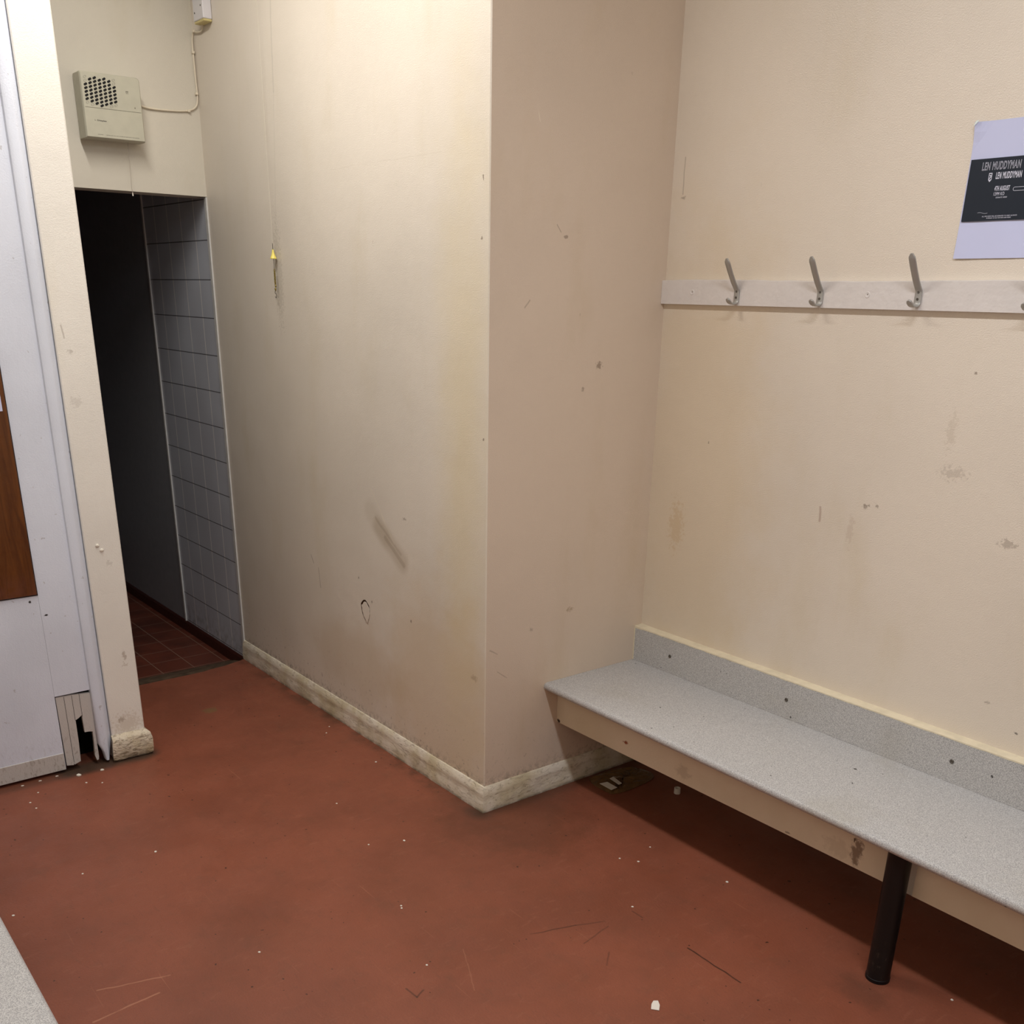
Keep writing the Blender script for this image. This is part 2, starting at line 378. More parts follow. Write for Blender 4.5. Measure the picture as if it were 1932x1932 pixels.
def prism(pts, a0, a1, axis='z', bm=None):           # pts 2D, extruded along axis
    bm = bm or bmesh.new()
    def P(p, a):
        return {'z': (p[0], p[1], a), 'x': (a, p[0], p[1]), 'y': (p[0], a, p[1])}[axis]
    lo = [bm.verts.new(P(p, a0)) for p in pts]; hi = [bm.verts.new(P(p, a1)) for p in pts]
    n = len(pts)
    bm.faces.new(lo); bm.faces.new(hi[::-1])
    for i in range(n): bm.faces.new((lo[i], lo[(i+1) % n], hi[(i+1) % n], hi[i]))
    return bm
def cyl(p0, p1, r, n=24, r2=None, bm=None):
    bm = bm or bmesh.new(); p0, p1 = Vector(p0), Vector(p1); d = (p1-p0).normalized()
    a = d.orthogonal().normalized(); b = d.cross(a); r2 = r if r2 is None else r2
    R = [[bm.verts.new(p+q*(a*math.cos(t*2*math.pi/n)+b*math.sin(t*2*math.pi/n))) for t in range(n)] for p, q in ((p0, r), (p1, r2))]
    bm.faces.new(R[0][::-1]); bm.faces.new(R[1])
    for i in range(n): bm.faces.new((R[0][i], R[0][(i+1) % n], R[1][(i+1) % n], R[1][i]))
    return bm
def lathe(prof, c, axis=(0, 0, 1), n=24, bm=None):
    bm = bm or bmesh.new(); d = Vector(axis).normalized(); a = d.orthogonal().normalized(); b = d.cross(a); c = Vector(c)
    R = [[bm.verts.new(c+d*h+max(r, 1e-5)*(a*math.cos(t*2*math.pi/n)+b*math.sin(t*2*math.pi/n))) for t in range(n)] for r, h in prof]
    for j in range(len(R)-1):
        for i in range(n): bm.faces.new((R[j][i], R[j][(i+1) % n], R[j+1][(i+1) % n], R[j+1][i]))
    bm.faces.new(R[0][::-1]); bm.faces.new(R[-1]); return bm
def smoothpath(pts, k=6):
    pts = [Vector(p) for p in pts]; out = []
    for i in range(len(pts)-1):
        p0 = pts[max(i-1, 0)]; p1 = pts[i]; p2 = pts[i+1]; p3 = pts[min(i+2, len(pts)-1)]
        for j in range(k):
            t = j/k
            out.append(.5*((2*p1)+(-p0+p2)*t+(2*p0-5*p1+4*p2-p3)*t*t+(-p0+3*p1-3*p2+p3)*t**3))
    out.append(pts[-1]); return out
def tube(pts, r, n=8, bm=None):
    bm = bm or bmesh.new(); rings = []; up = None
    for i, p in enumerate(pts):
        d = (pts[min(i+1, len(pts)-1)]-pts[max(i-1, 0)]).normalized()
        up = d.orthogonal().normalized() if up is None else (up-d*up.dot(d)).normalized()
        b = d.cross(up)
        rings.append([bm.verts.new(p+r*(up*math.cos(t*2*math.pi/n)+b*math.sin(t*2*math.pi/n))) for t in range(n)])
    for j in range(len(rings)-1):
        for i in range(n): bm.faces.new((rings[j][i], rings[j][(i+1) % n], rings[j+1][(i+1) % n], rings[j+1][i]))
    bm.faces.new(rings[0][::-1]); bm.faces.new(rings[-1]); return bm
def thing(name, label, cat, loc=(0, 0, 0), group=None):
    o = bpy.data.objects.new(name, None); o.empty_display_size = .05; C.objects.link(o); o.location = loc
    o['label'] = label; o['category'] = cat
    if group: o['group'] = group
    return o
def part(name, bm, mat, parent, smooth=False, label=None, mats=None):
    o = link(name, bm, mat, parent, smooth, mats)
    if label: o['label'] = label
    return o
def struct(name, bm, mat, label, smooth=False, cat=None):
    o = link(name, bm, mat, None, smooth); o['kind'] = 'structure'; o['label'] = label
    o['category'] = cat or name.split('_')[0]
    return o
def single(name, bm, mat, label, cat, group=None, smooth=False, mats=None):
    o = link(name, bm, mat, None, smooth, mats); o['label'] = label; o['category'] = cat
    if group: o['group'] = group
    return o
def shade_auto(o, ang=35):
    me = o.data
    for p in me.polygons: p.use_smooth = True
    bm = bmesh.new(); bm.from_mesh(me)
    for e in bm.edges:
        if len(e.link_faces) == 2 and e.calc_face_angle(0) > math.radians(ang): e.smooth = False
    bm.to_mesh(me); bm.free(); return o

# ------------------------------------------------------------------ structure
XE, YB = 3.45, -2.06          # far end of the room behind the camera, wall behind the camera
# vinyl floor, with the worn edge at the doorway
edge = [(-1.858, -1.3), (-1.857, -.544), (-1.856, -.30), (-1.858, -.24), (-1.868, -.20), (-1.875, -.13), (-1.893, -.07), (-1.905, -.03), (-1.92, 0)]
pts = [(XE+.05, D+.05), (-1.92, D+.05)] + edge[::-1] + [(-1.858, YB-.05), (XE+.05, YB-.05)]
fl = prism(pts, -.012, 0)
struct('floor', fl, M_floor, 'red-brown scratched floor covering of the changing room')
rp = prism([(-1.85, -.0125), (-1.85, -.02), (-2.10, -.075), (-2.10, -.062), (-1.93, -.016)], -1.3, .0, 'y')
struct('trim_1', rp, M_ramp, 'dark worn threshold strip sloping down to the corridor tiles', cat='trim')
struct('floor_corridor', box(-5.2, -2.09, -1.3, .0, -.08, -.06), M_ftile, 'dark red square floor tiles of the unlit corridor')
struct('floor_base', box(-5.2, XE+.05, YB-.05, D+.05, -.16, -.085), M_dark, 'dark ground under the floor')
struct('ceiling', box(-5.2, XE+.1, YB-.1, D+.1, CEIL, CEIL+.1), M_ceiling, 'white ceiling above the changing room')

wA = prism([(-LA, 0), (-.003, 0), (0, .003), (-.1, .1), (-LA, .1)], -.1, CEIL)
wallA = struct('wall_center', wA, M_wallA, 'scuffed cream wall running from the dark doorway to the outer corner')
wB = prism([(0, .003), (0, D), (-.1, D), (-.1, .1)], -.1, CEIL)
struct('wall_return', wB, M_wallB, 'narrow cream wall, tinted pink for the light, between outer corner and hook wall')
struct('wall_right', box(-.1, XE+.1, D, D+.1, -.1, CEIL), M_wallR, 'cream wall carrying the hook rail, poster and bench')
struct('wall_back', box(XE, XE+.1, YB-.1, D, -.1, CEIL), M_backwall, 'cream wall behind the camera')
struct('wall_front', box(-1.26, XE, YB-.1, YB, -.1, CEIL), M_backwall, 'cream wall behind the low left bench')
# wall over the doorway, with the part hidden behind the pillar
lb = prism([(-.0, 2.002), (-.0, CEIL), (-1.3, CEIL), (-1.3, -.1), (-1.0, -.1), (-1.0, 2.006)], -LA-.12, -LA, 'x')
struct('wall_doorway', lb, M_lintel, 'pale cream wall above the dark doorway')
struct('wall_lobby', box(-LA-.12, -1.26, -1.4, -1.3, -.1, CEIL), M_lintel, 'cream wall of the lobby behind the pillar')
# corridor
struct('wall_corridor', box(-2.668, -LA, .0, .1, -.1, CEIL), M_tile, 'grey tiled corridor wall beyond the doorway')
struct('wall_corridor_panel', box(-5.2, -2.668, .0, .1, -.1, CEIL), M_panel, 'smooth dark grey panelling deeper in the corridor')
struct('wall_corridor_end', box(-5.2, -5.1, -1.3, 0, -.1, CEIL), M_panel, 'dark end wall of the corridor')
struct('wall_corridor_left', box(-5.1, -LA-.12, -1.4, -1.3, -.1, CEIL), M_panel, 'unlit left wall of the corridor')
struct('ceiling_corridor', box(-5.1, -LA-.12, -1.3, 0, 2.25, 2.3), M_panel, 'low ceiling of the corridor')
struct('trim_2', box(-1.936, -LA+.001, -.006, .004, .0, 2.0), M_trimwhite, 'white edging strip where the grey tiles meet the cream wall', cat='trim')
struct('trim_3', box(-2.674, -2.660, -.006, .0, -.004, 2.2), M_trimwhite, 'thin white strip between grey tiles and dark panelling', cat='trim')
struct('baseboard_corridor', prism([(0, -.06), (-.010, -.06), (-.010, -.012), (-.004, -.002), (0, -.002)], -5.1, -1.925, 'x'), M_skirttile, 'dark red tile skirting along the corridor wall', cat='baseboard')

# skirting boards of the boxing
SK = [(0, 0), (.0160, 0), (.0168, .030), (.0146, .037), (.0142, .060), (.0138, .066), (.0122, .074), (.0085, .084), (.004, .091), (0, .092)]
def skirt_run(p0, p1, n0, n1, name, label, prof=SK, mat=M_skirt, seg=40, jit=.0008):
    bm = bmesh.new(); rings = []
    p0, p1, n0, n1 = map(Vector, (p0, p1, n0, n1))
    for i in range(seg+1):
        t = i/seg; p = p0.lerp(p1, t); n = n0.lerp(n1, t) if i in (0, seg) else None
        nn = n0 if i == 0 else (n1 if i == seg else None)
        if nn is None:
            d = (p1-p0).normalized(); nn = Vector((d.y, -d.x, 0))
            if nn.dot(n0) < 0: nn = -nn
        e = 0 if i in (0, seg) else 1
        rings.append([bm.verts.new(p+nn*(a+e*random.uniform(-jit, jit)*(a > .001))+Vector((0, 0, z+e*random.uniform(-jit, jit)*(z > .001)))) for a, z in prof])
    m = len(prof)
    for j in range(seg):
        for i in range(m): bm.faces.new((rings[j][i], rings[j][(i+1) % m], rings[j+1][(i+1) % m], rings[j+1][i]))
    bm.faces.new(rings[0][::-1]); bm.faces.new(rings[-1])
    o = struct(name, bm, mat, label, cat='baseboard'); shade_auto(o, 28); return o
skirt_run((-LA, 0, 0), (0, 0, 0), (0, -1, 0), (1, -1, 0), 'baseboard_center', 'chipped off-white skirting board below the long scuffed wall')
skirt_run((0, 0, 0), (0, D, 0), (1, -1, 0), (1, 0, 0), 'baseboard_return', 'dirty off-white skirting board running from the corner under the bench', seg=20)

# grime line where skirting meets the floor
# left-hand boarded wall, pillar and boxing
struct('wall_left', box(-1.26, -LP, YB, -1.061, .012, CEIL), M_white, 'white painted boarding at the far left edge')
struct('trim_4', bevelled(box(-LP-.001, -LP+.003, YB, -1.062, .012, .078), .0015), M_lowboard, 'flush white kick strip at the foot of the left boarding', cat='trim')
pz = prism([(-1.26, -.884), (-LP-.003, -.884), (-LP, -.881), (-LP, -.764), (-LP-.004, -.760), (-1.26, -.760)], .0, CEIL)
struct('wall_pillar', pz, M_pillar, 'narrow cream pillar left of the dark doorway')
# plinth wrapping the pillar foot
def pillar_plinth():
    bm = bmesh.new(); n = 18; rings = []
    prof = [(0, 0), (.018, .0), (.026, .010), (.030, .030), (.029, .070), (.022, .088), (.008, .097), (0, .100)]
    path = [(-LP, -.892, (1, 0)), ] + [(-LP, -.892+(.892-.760)*i/n, (1, 0)) for i in range(1, n)] + [(-LP, -.760, (1, .55)), (-LP-.02, -.760, (.3, .5)), (-1.26, -.760, (0, .5))]
    for k, (x, y, d) in enumerate(path):
        j = lambda: random.uniform(-.0022, .0022)
        rings.append([bm.verts.new((x+d[0]*(a+(j() if a else 0)), y+d[1]*a+(-.006*math.sin(z*40) if k == 0 else 0), z+(j() if z else 0))) for a, z in prof])
    m = len(prof)
    for q in range(len(rings)-1):
        for i in range(m): bm.faces.new((rings[q][i], rings[q][(i+1) % m], rings[q+1][(i+1) % m], rings[q+1][i]))
    bm.faces.new(rings[0][::-1]); bm.faces.new(rings[-1]); return bm
o = struct('baseboard_pillar', pillar_plinth(), M_plinth, 'thick crazed skirting lump wrapped round the foot of the pillar', cat='baseboard'); shade_auto(o, 30)

# boxing boards between wall_left and pillar (hollow behind)
X0 = -LP-.016
tr = struct('trim_5', box(X0, -LP+.0005, -1.0605, -.938, .298, CEIL), M_white, 'white vertical facing board between the boarding and the pillar', cat='trim')
# patched, splintered lower piece with a broken hole
pl = [(-1.058, .293), (-1.056, .024), (-1.032, .020), (-1.0315, .028), (-1.029, .021), (-1.006, .029), (-1.003, .10), (-1.002, .192), (-.990, .198), (-.978, .207), (-.977, .138), (-.963, .137), (-.949, .134),
      (-.950, .09), (-.953, .035), (-.948, .016), (-.942, .018), (-.940, .03), (-.939, .285), (-1.0, .291)]
bm = prism(pl, X0, -LP-.002, 'x')
part('lower_board', bm, M_lowboard, tr, label='splintered white patch board with a broken black hole')
bm = bmesh.new()
for yy, z0, z1 in ((-1.030, .03, .29), (-1.003, .19, .29), (-.977, .20, .29)):
    box(-LP-.0025, -LP-.0014, yy-.0006, yy+.0006, z0, z1, bm)
part('board_joint', bm, M_grime, tr)
# moulding
mp = [(-.9385, -.016), (-.9385, .003), (-.936, .009), (-.930, .012), (-.912, .012), (-.905, .009), (-.899, .001), (-.890, -.006), (-.885, -.012), (-.885, -.018)]
bm = bmesh.new(); levels = [(.012, .35), (.045, .55), (.085, 1), (.30, 1), (1.2, 1), (2.2, 1), (CEIL, 1)]; rings = []
for z, s_ in levels:
    rings.append([bm.verts.new((-LP+b_, (-.914+(a_+.914)*s_) + (.004 if z < .05 else 0), z)) for a_, b_ in mp])
m_ = len(mp)
for j in range(len(rings)-1):
    for i in range(m_): bm.faces.new((rings[j][i], rings[j][(i+1) % m_], rings[j+1][(i+1) % m_], rings[j+1][i]))
bm.faces.new(rings[0][::-1]); bm.faces.new(rings[-1])
o = struct('trim_6', bm, M_white, 'white rounded moulding beside the pillar, broken to a point at its foot', cat='trim'); shade_auto(o, 40)
struct('wall_cavity', box(-1.34, -1.27, -1.3, -.76, -.01, CEIL), M_dark, 'dark back of the hollow behind the broken board')

# ------------------------------------------------------------------ brown board on the left boarding
t = thing('brown_board', 'varnished dark brown board fixed to the white boarding at far left', 'board', (-LP, -1.25, .678))
bb = box(-LP+.0005, -LP+.008, -1.62, -1.064, .678, 1.75)
part('board_face', bevelled(bb, .001, 1), M_wood, t)
part('shadow_gap', box(-LP+.0004, -LP+.004, -1.62, -1.061, .674, 1.752), M_black, t, label='black joint round the board')
part('sticker', box(-LP+.008, -LP+.0085, -1.30, -1.0765, 1.285, 1.36), M_paper, t, label='white sticker at the edge')

# ------------------------------------------------------------------ long bench
bt = thing('bench', 'long grey speckled wall bench with a black leg, under the hooks', 'bench', (0, .25, 0))
def bench_top(x0, x1, yf0, yf1, yb, zt, th, sgn=1):
    n = 10; r = th*.5; prof = []
    for i in range(n+1):
        a = math.pi/2+math.pi*i/n*.92
        prof.append((r*.9+math.cos(a)*r*.9, -r+math.sin(a)*r))
    prof.append((r*.9, -th))
    bm = bmesh.new(); A = []; B = []
    for x, yf, L in ((x0, yf0, A), (x1, yf1, B)):
        for py, pz_ in prof: L.append(bm.verts.new((x, yf+sgn*py, zt+pz_)))
        L.append(bm.verts.new((x, yb, zt-th))); L.append(bm.verts.new((x, yb, zt)))
    m = len(A)
    bm.faces.new(A); bm.faces.new(B[::-1])
    for i in range(m): bm.faces.new((A[i], A[(i+1) % m], B[(i+1) % m], B[i]))
    return bm
o = part('seat', bench_top(.0005, 3.2, .2545, .2165, D-.001, .415, .027), M_lam, bt); shade_auto(o, 30)
up = prism([(D-.0346, .4155), (D-.0346, .5425), (D-.0005, .5425), (D-.0005, .4155)], .003, 3.2, 'x')
part('upstand', up, M_lam, bt)
cap = bmesh.new(); N = 120; R = []
for i in range(N+1):
    x = .0005+3.2*i/N; j = random.uniform(0, .002)+(.004*max(0, 1-x/.06))
    R.append([cap.verts.new(q) for q in ((x, D-.0351, .5405-j), (x, D-.0351, .5432), (x, D-.0002, .5455+j*.3), (x, D-.0002, .5405))])
for i in range(N):
    for k in range(4): cap.faces.new((R[i][k], R[i][(k+1) % 4], R[i+1][(k+1) % 4], R[i+1][k]))
cap.faces.new(R[0][::-1]); cap.faces.new(R[-1])
part('painted_edge', cap, M_capaint, bt, label='cream paint along the top of the upstand')
part('corner_filler', prism([(D-.0350, .4155), (D-.0355, .545), (D-.0005, .545), (D-.0005, .4155)], .0003, .0045, 'x'), M_capaint, bt)
ap = box(.0005, 1.325, .319, .337, .255, .388); part('apron', ap, M_apron, bt)
ap = box(1.385, 3.2, .319, .337, .255, .388); part('apron', ap, M_apron, bt)
for x in (.182, .685, 1.244):
    s_ = part('screw', lathe([(.0062, 0), (.0062, .0015), (.0045, .0028), (.0022, .0028), (.0018, .001)], (x, D-.0346, .478), (0, -1, 0), 16), M_screw, bt, True)
lg = part('leg', lathe([(.0300, .0035), (.0303, .012), (.0303, .0125), (.0298, .014), (.0298, .388)], (1.354, .283, 0), (0, 0, 1), 40), M_leg, bt); shade_auto(lg, 40)
ft = part('foot_cap', lathe([(.0295, 0), (.0312, .001), (.0312, .0105), (.0300, .0115)], (1.354, .283, 0), (0, 0, 1), 40), M_black, lg); shade_auto(ft, 40)

# second bench, near the camera
b2 = thing('bench', 'grey speckled bench cut off by the bottom left corner of the picture', 'bench', (0, -1.6, 0))
o = part('seat', bench_top(-LP+.001, 3.2, -1.5755, -1.5755, YB+.001, .415, .027, -1), M_lam, b2); shade_auto(o, 30)
part('apron', box(-LP+.001, 3.2, -1.66, -1.642, .255, .388), M_apron, b2)
l2 = part('leg', cyl((.1, -1.605, .0), (.1, -1.605, .388), .03, 32), M_leg, b2); shade_auto(l2, 40)

# ------------------------------------------------------------------ hook rail and hooks
YR = D-.016
rl = thing('hook_rail', 'long white painted wooden rail with metal coat hooks on it', 'rail', (0, D, 1.63))
rb = bmesh.new(); N = 100; R = []
for i in range(N+1):
    x = .0005+3.0*i/N; z1 = 1.7035+random.uniform(-.0008, .0008)+.0015*math.sin(x*7)
    R.append([rb.verts.new(q) for q in ((x, YR, 1.6336), (x, YR, z1-.001), (x, YR+.001, z1), (x, D-.0003, z1+.001), (x, D-.0003, 1.6336))])
for i in range(N):
    for k in range(5): rb.faces.new((R[i][k], R[i][(k+1) % 5], R[i+1][(k+1) % 5], R[i+1][k]))
rb.faces.new(R[0][::-1]); rb.faces.new(R[-1])
part('board', rb, M_rail, rl)
for x in (.132, .758): part('filled_screw', lathe([(.0085, 0), (.0070, .0012), (.0020, .0002)], (x, YR, 1.669), (0, -1, 0), 16), M_rail, rl)
for x in (.1325, .7585): part('screw_hole', cyl((x, YR, 1.670), (x, YR-.0008, 1.670), .0013, 10), M_screw, rl)

def ribbon(path, widths, th):
    bm = bmesh.new(); R = []
    for i, p in enumerate(path):
        a = path[max(i-1, 0)]; b = path[min(i+1, len(path)-1)]
        d = Vector((0, b[0]-a[0], b[1]-a[1])).normalized(); nrm = Vector((0, -d.z, d.y))
        c = Vector((0, p[0], p[1])); w_ = widths[i]/2
        R.append([bm.verts.new(c+Vector((sx*w_*k, 0, 0))+nrm*sn*th/2) for sx, sn, k in ((-1, -1, .86), (-1, -.4, 1), (-1, .4, 1), (-1, 1, .86), (1, 1, .86), (1, .4, 1), (1, -.4, 1), (1, -1, .86))])
    for i in range(len(R)-1):
        for k in range(8): bm.faces.new((R[i][k], R[i][(k+1) % 8], R[i+1][(k+1) % 8], R[i+1][k]))
    bm.faces.new(R[0][::-1]); bm.faces.new(R[-1]); return bm
def make_hook():
    h = thing('coat_hook', 'x', 'coat hook', (0, YR, 1.66))
    y0 = -.0025
    pth = [(-.062, .0965+.003), (-.0612, .0955), (-.059, .0915), (-.056, .086), (-.040, .061), (-.022, .035), (-.008, .0185), (-.0035, .0135), (y0, .009), (y0, 0), (y0, -.013), (-.003, -.018), (-.0065, -.0225), (-.012, -.0245), (-.022, -.0245), (-.031, -.0215), (-.037, -.0165), (-.0415, -.012), (-.044, -.0095)]
    wd = [.006, .012, .018, .0195] + [.0195]*8 + [.018, .015, .0135, .016, .018, .014, .005]
    bm = ribbon(pth, wd, .0042)
    o = link('hook_body', bm, M_alu); o.parent = h; shade_auto(o, 50)
    for z in (.010, -.007):
        s_ = link('screw', lathe([(.0034, 0), (.0034, .0010), (.002, .0012), (.001, .0004)], (0, y0-.0021, z), (0, -1, 0), 14), M_screw); s_.parent = h
    return h
def dup(o):
    r = o.copy(); C.objects.link(r)
    for ch in list(o.children):
        c = ch.copy(); C.objects.link(c); c.parent = r
        for g in ch.children:
            d = g.copy(); C.objects.link(d); d.parent = c
    return r
h0 = make_hook()
for i, (x, lab) in enumerate(((.313, 'grey metal coat hook nearest the wall corner, leftmost on the rail'), (.610, 'grey metal coat hook between the corner hook and the plain screw dimple'),
                (.909, 'grey metal coat hook directly below the lower left corner of the poster'), (1.206, 'grey metal coat hook cut off at the right edge of the picture'))):
    h = h0 if i == 0 else dup(h0)
    h.location = (x, YR, 1.661 + (.002, .003, .006, .004)[i]); h['label'] = lab; h['group'] = 'coat hooks on the wall rail'

# ------------------------------------------------------------------ poster
ps = thing('poster', 'white paper with a black printed block taped beside the hooks', 'poster', (.979, D, 1.755))
pb = bmesh.new(); n = 14; G = []
for i in range(n+1):
    x = .979+.21*i/n
    col_ = []
    for j in range(n+1):
        z = 1.755+.298*j/n
        lift = .0012+.0045*max(0, 1-j/4)*(1-.6*i/n)*.8+.001*math.sin(i*.9+j*.5)*.3
        cx_ = max(0, (i-0)); corner = max(0, 1-((i*i+(n-j)**2)**.5)/2.2)*.008
        col_.append((x+(.0 if 1 else 0), D-lift-corner, z))
    G.append(col_)
F = [[pb.verts.new(q) for q in r_] for r_ in G]; Bk = [[pb.verts.new((q[0], q[1]+.0004, q[2])) for q in r_] for r_ in G]
for i in range(n):
    for j in range(n):
        pb.faces.new((F[i][j], F[i+1][j], F[i+1][j+1], F[i][j+1])); pb.faces.new((Bk[i][j], Bk[i][j+1], Bk[i+1][j+1], Bk[i+1][j]))
for i in range(n):
    pb.faces.new((F[i][0], Bk[i][0], Bk[i+1][0], F[i+1][0])); pb.faces.new((F[i][n], F[i+1][n], Bk[i+1][n], Bk[i][n]))
    pb.faces.new((F[0][i], F[0][i+1], Bk[0][i+1], Bk[0][i])); pb.faces.new((F[n][i], Bk[n][i], Bk[n][i+1], F[n][i+1]))
part('paper', pb, M_paper, ps)
YP = D-.0042
ink = part('printed_block', box(.9835, 1.1845, YP-.0003, YP+.0012, 1.838, 1.973), M_ink, ps, label='blue-black printed rectangle')
def text(name, s, x, z, h, wd, parent, mat, yp, outline=0, shear=0, axis='y', flat=.00015, bold=0):
    cu = bpy.data.curves.new(name, 'FONT'); cu.body = s; cu.size = 1; cu.space_character = 1.12; cu.shear = shear
    if outline: cu.fill_mode = 'NONE'; cu.bevel_depth = outline; cu.bevel_resolution = 0
    else: cu.extrude = .01; cu.offset = bold
    ob = bpy.data.objects.new(name, cu); C.objects.link(ob)
    dg = bpy.context.evaluated_depsgraph_get(); me = bpy.data.meshes.new_from_object(ob.evaluated_get(dg))
    bpy.data.objects.remove(ob)
    xs = [v.co.x for v in me.vertices]; ys = [v.co.y for v in me.vertices]; zs = [v.co.z for v in me.vertices]
    sx = wd/(max(xs)-min(xs)); sy = h/(max(ys)-min(ys)); mz = max(max(zs), 1e-6)
    for v in me.vertices:
        a = (v.co.x-min(xs))*sx; b = (v.co.y-min(ys))*sy; d = v.co.z/mz*flat
        v.co = (x+a, yp-d-flat, z+b) if axis == 'y' else (yp+d+flat, x+a, z+b)
    me.materials.clear(); me.materials.append(mat)
    o = bpy.data.objects.new(name, me); C.objects.link(o); o.parent = parent
    o.matrix_parent_inverse = Matrix.Translation(-Vector(parent.location))
    return o
YT = YP-.0003
text('title_outline', 'LEN MUDDYMAN', 1.0145, 1.9475, .0175, .094, ps, M_print, YT, outline=.022)
text('title_text', 'LEN MUDDYMAN', 1.0525, 1.9275, .0145, .062, ps, M_print, YT, bold=.018)
text('date_text', '4TH AUGUST', 1.0545, 1.9020, .0105, .037, ps, M_print, YT, bold=.02)
text('time_text', '12PM KO', 1.0545, 1.8920, .0072, .026, ps, M_print, YT)
text('small_text', 'DONATE HERE!', 1.0615, 1.8862, .0030, .027, ps, M_print, YT)
text('small_text', 'ALL PROCEEDS WILL BE DONATED TO GRIEF ALLIANCE', 1.035, 1.8465, .0026, .086, ps, M_print, YT)
text('small_text', 'IN MEMORY OF OUR TEAM MATE AND FRIEND', 1.047, 1.8425, .0024, .060, ps, M_print, YT)
cb = bmesh.new()
for a, b, c_, d in ((1.0345, 1.0425, 1.9395, 1.9415), (1.0345, 1.0357, 1.926, 1.9395), (1.0413, 1.0425, 1.926, 1.9395), (1.0365, 1.0405, 1.9355, 1.937), (1.0385, 1.0405, 1.931, 1.9355), (1.0365, 1.0385, 1.929, 1.9315)):
    box(a, b, YT-.0003, YT, c_, d, cb)
prism([(1.0345, 1.9265), (1.0385, 1.922), (1.0425, 1.9265), (1.041, 1.9285), (1.0385, 1.9265), (1.036, 1.9285)], YT-.0003, YT, 'y', cb)
part('crest', cb, M_print, ps, label='small pale shield badge')
pill = bmesh.new(); K = 10; P1 = []; P2 = []
for i in range(2*K):
    a = math.pi/2+math.pi*(i % K)/(K-1) + (math.pi if i >= K else 0)
    cx_ = 1.104 if i < K else 1.150
    for L, r_ in ((P1, .0042), (P2, .0034)): L.append((cx_+r_*math.cos(a), 1.904+r_*math.sin(a)))
v1 = [pill.verts.new((a, YT-.0003, b)) for a, b in P1]; v2 = [pill.verts.new((a, YT-.0003, b)) for a, b in P2]
for i in range(2*K): pill.faces.new((v1[i], v1[(i+1) % (2*K)], v2[(i+1) % (2*K)], v2[i]))
part('pill_outline', pill, M_print, ps)
sw = tube([Vector((1.022+.0028*i, YT-.0002, 1.8555+.0012*math.sin(i*.6+.5))) for i in range(10)], .0003, 5)
part('signature_line', sw, M_print, ps)
tp = prism([(.978, 2.043), (.984, 2.055), (.991, 2.056), (.985, 2.049)], D-.0125, D-.0121, 'y')
part('tape', tp, plain('glossy_tape', (232, 244, 240), .2, .6), ps, label='shiny tape on the corner')

# ------------------------------------------------------------------ fan heater over the doorway
hx = -LA+.086
hf = thing('fan_heater', 'aged beige square fan heater mounted above the dark doorway', 'heater', (-LA, -.37, 2.166))
def hbox(y0, y1, z0, z1, xb, xf, rr_=.012):
    bm = bmesh.new()
    pts_ = []
    for cy_, cz_, a0, r_ in ((y1-rr_, z0+.001, -90, .001), (y1-rr_, z1-rr_, 0, rr_), (y0+.004, z1-.004, 90, .004), (y0+.001, z0+.001, 180, .001)):
        cy2 = y1-r_ if (cy_ > (y0+y1)/2) else y0+r_
        for k in range(5):
            a = math.radians(a0+90*k/4)
            pts_.append((cy2+r_*math.cos(a), cz_+r_*math.sin(a)))
    def ring(x, s): return [bm.verts.new((x, (y0+y1)/2+(p[0]-(y0+y1)/2)*s, (z0+z1)/2+(p[1]-(z0+z1)/2)*s)) for p in pts_]
    rg = [ring(xb, .975), ring(xb+.012, 1), ring(xf-.006, 1), ring(xf, .965)]
    m = len(pts_); bm.faces.new(rg[0][::-1]); bm.faces.new(rg[-1])
    for j in range(3):
        for i in range(m): bm.faces.new((rg[j][i], rg[j][(i+1) % m], rg[j+1][(i+1) % m], rg[j+1][i]))
    return bm
HY0, HY1, HZ0, HZ1 = -.482, -.262, 2.167, 2.380
o = part('casing', hbox(HY0, HY1, HZ0, HZ1, -LA+.001, hx), M_heater, hf)
grb = bmesh.new(); gcl = bmesh.new()
GY, GZ = -.412, 2.318
def capsule(bm, cy_, cz_, L, r_, ang, x0, x1, ring=False):
    pts_ = []
    for k in range(12):
        a = math.radians(-90+180*(k % 6)/5+(180 if k >= 6 else 0)); c0 = L if k < 6 else -L
        px_, pz2 = c0+r_*math.cos(a), r_*math.sin(a)
        pts_.append((cy_+px_*math.cos(ang)-pz2*math.sin(ang), cz_+px_*math.sin(ang)+pz2*math.cos(ang)))
    if not ring: prism(pts_, x0, x1, 'x', bm)
    else:
        q = [(cy_+(a-cy_)*.72, cz_+(b-cz_)*.72) for a, b in pts_]
        v1 = [bm.verts.new((x1, a, b)) for a, b in pts_]; v2 = [bm.verts.new((x1, a, b)) for a, b in q]
        for i in range(12): bm.faces.new((v1[i], v1[(i+1) % 12], v2[(i+1) % 12], v2[i]))
cols = 7; rows = 9; blanks = []
for ci in range(cols):
    for ri in range(rows):
        y = GY+(ci-3)*.0172; z = GZ+(ri-4)*.0116+(.0058 if ci % 2 else 0)-.003
        ry, rz_ = (y-GY)/.0545, (z-GZ)/.047
        d_ = math.hypot(ry, rz_)
        if abs(ry) > 1.02 or abs(rz_) > 1.02: continue
        if d_ < 1.12: capsule(grb, y, z, .0033, .0037, math.radians(30), hx, hx+.0008)
        else: blanks.append((y, z))
part('fan_grille', grb, M_black, hf, label='round grid of black slots')
M_so = plain('slot_outline', (150, 148, 134), .5)
for y, z in blanks:
    gcl = bmesh.new(); capsule(gcl, y, z, .0028, .0034, math.radians(30), hx, hx+.0005, True); part('blank_slot', gcl, M_so, hf)
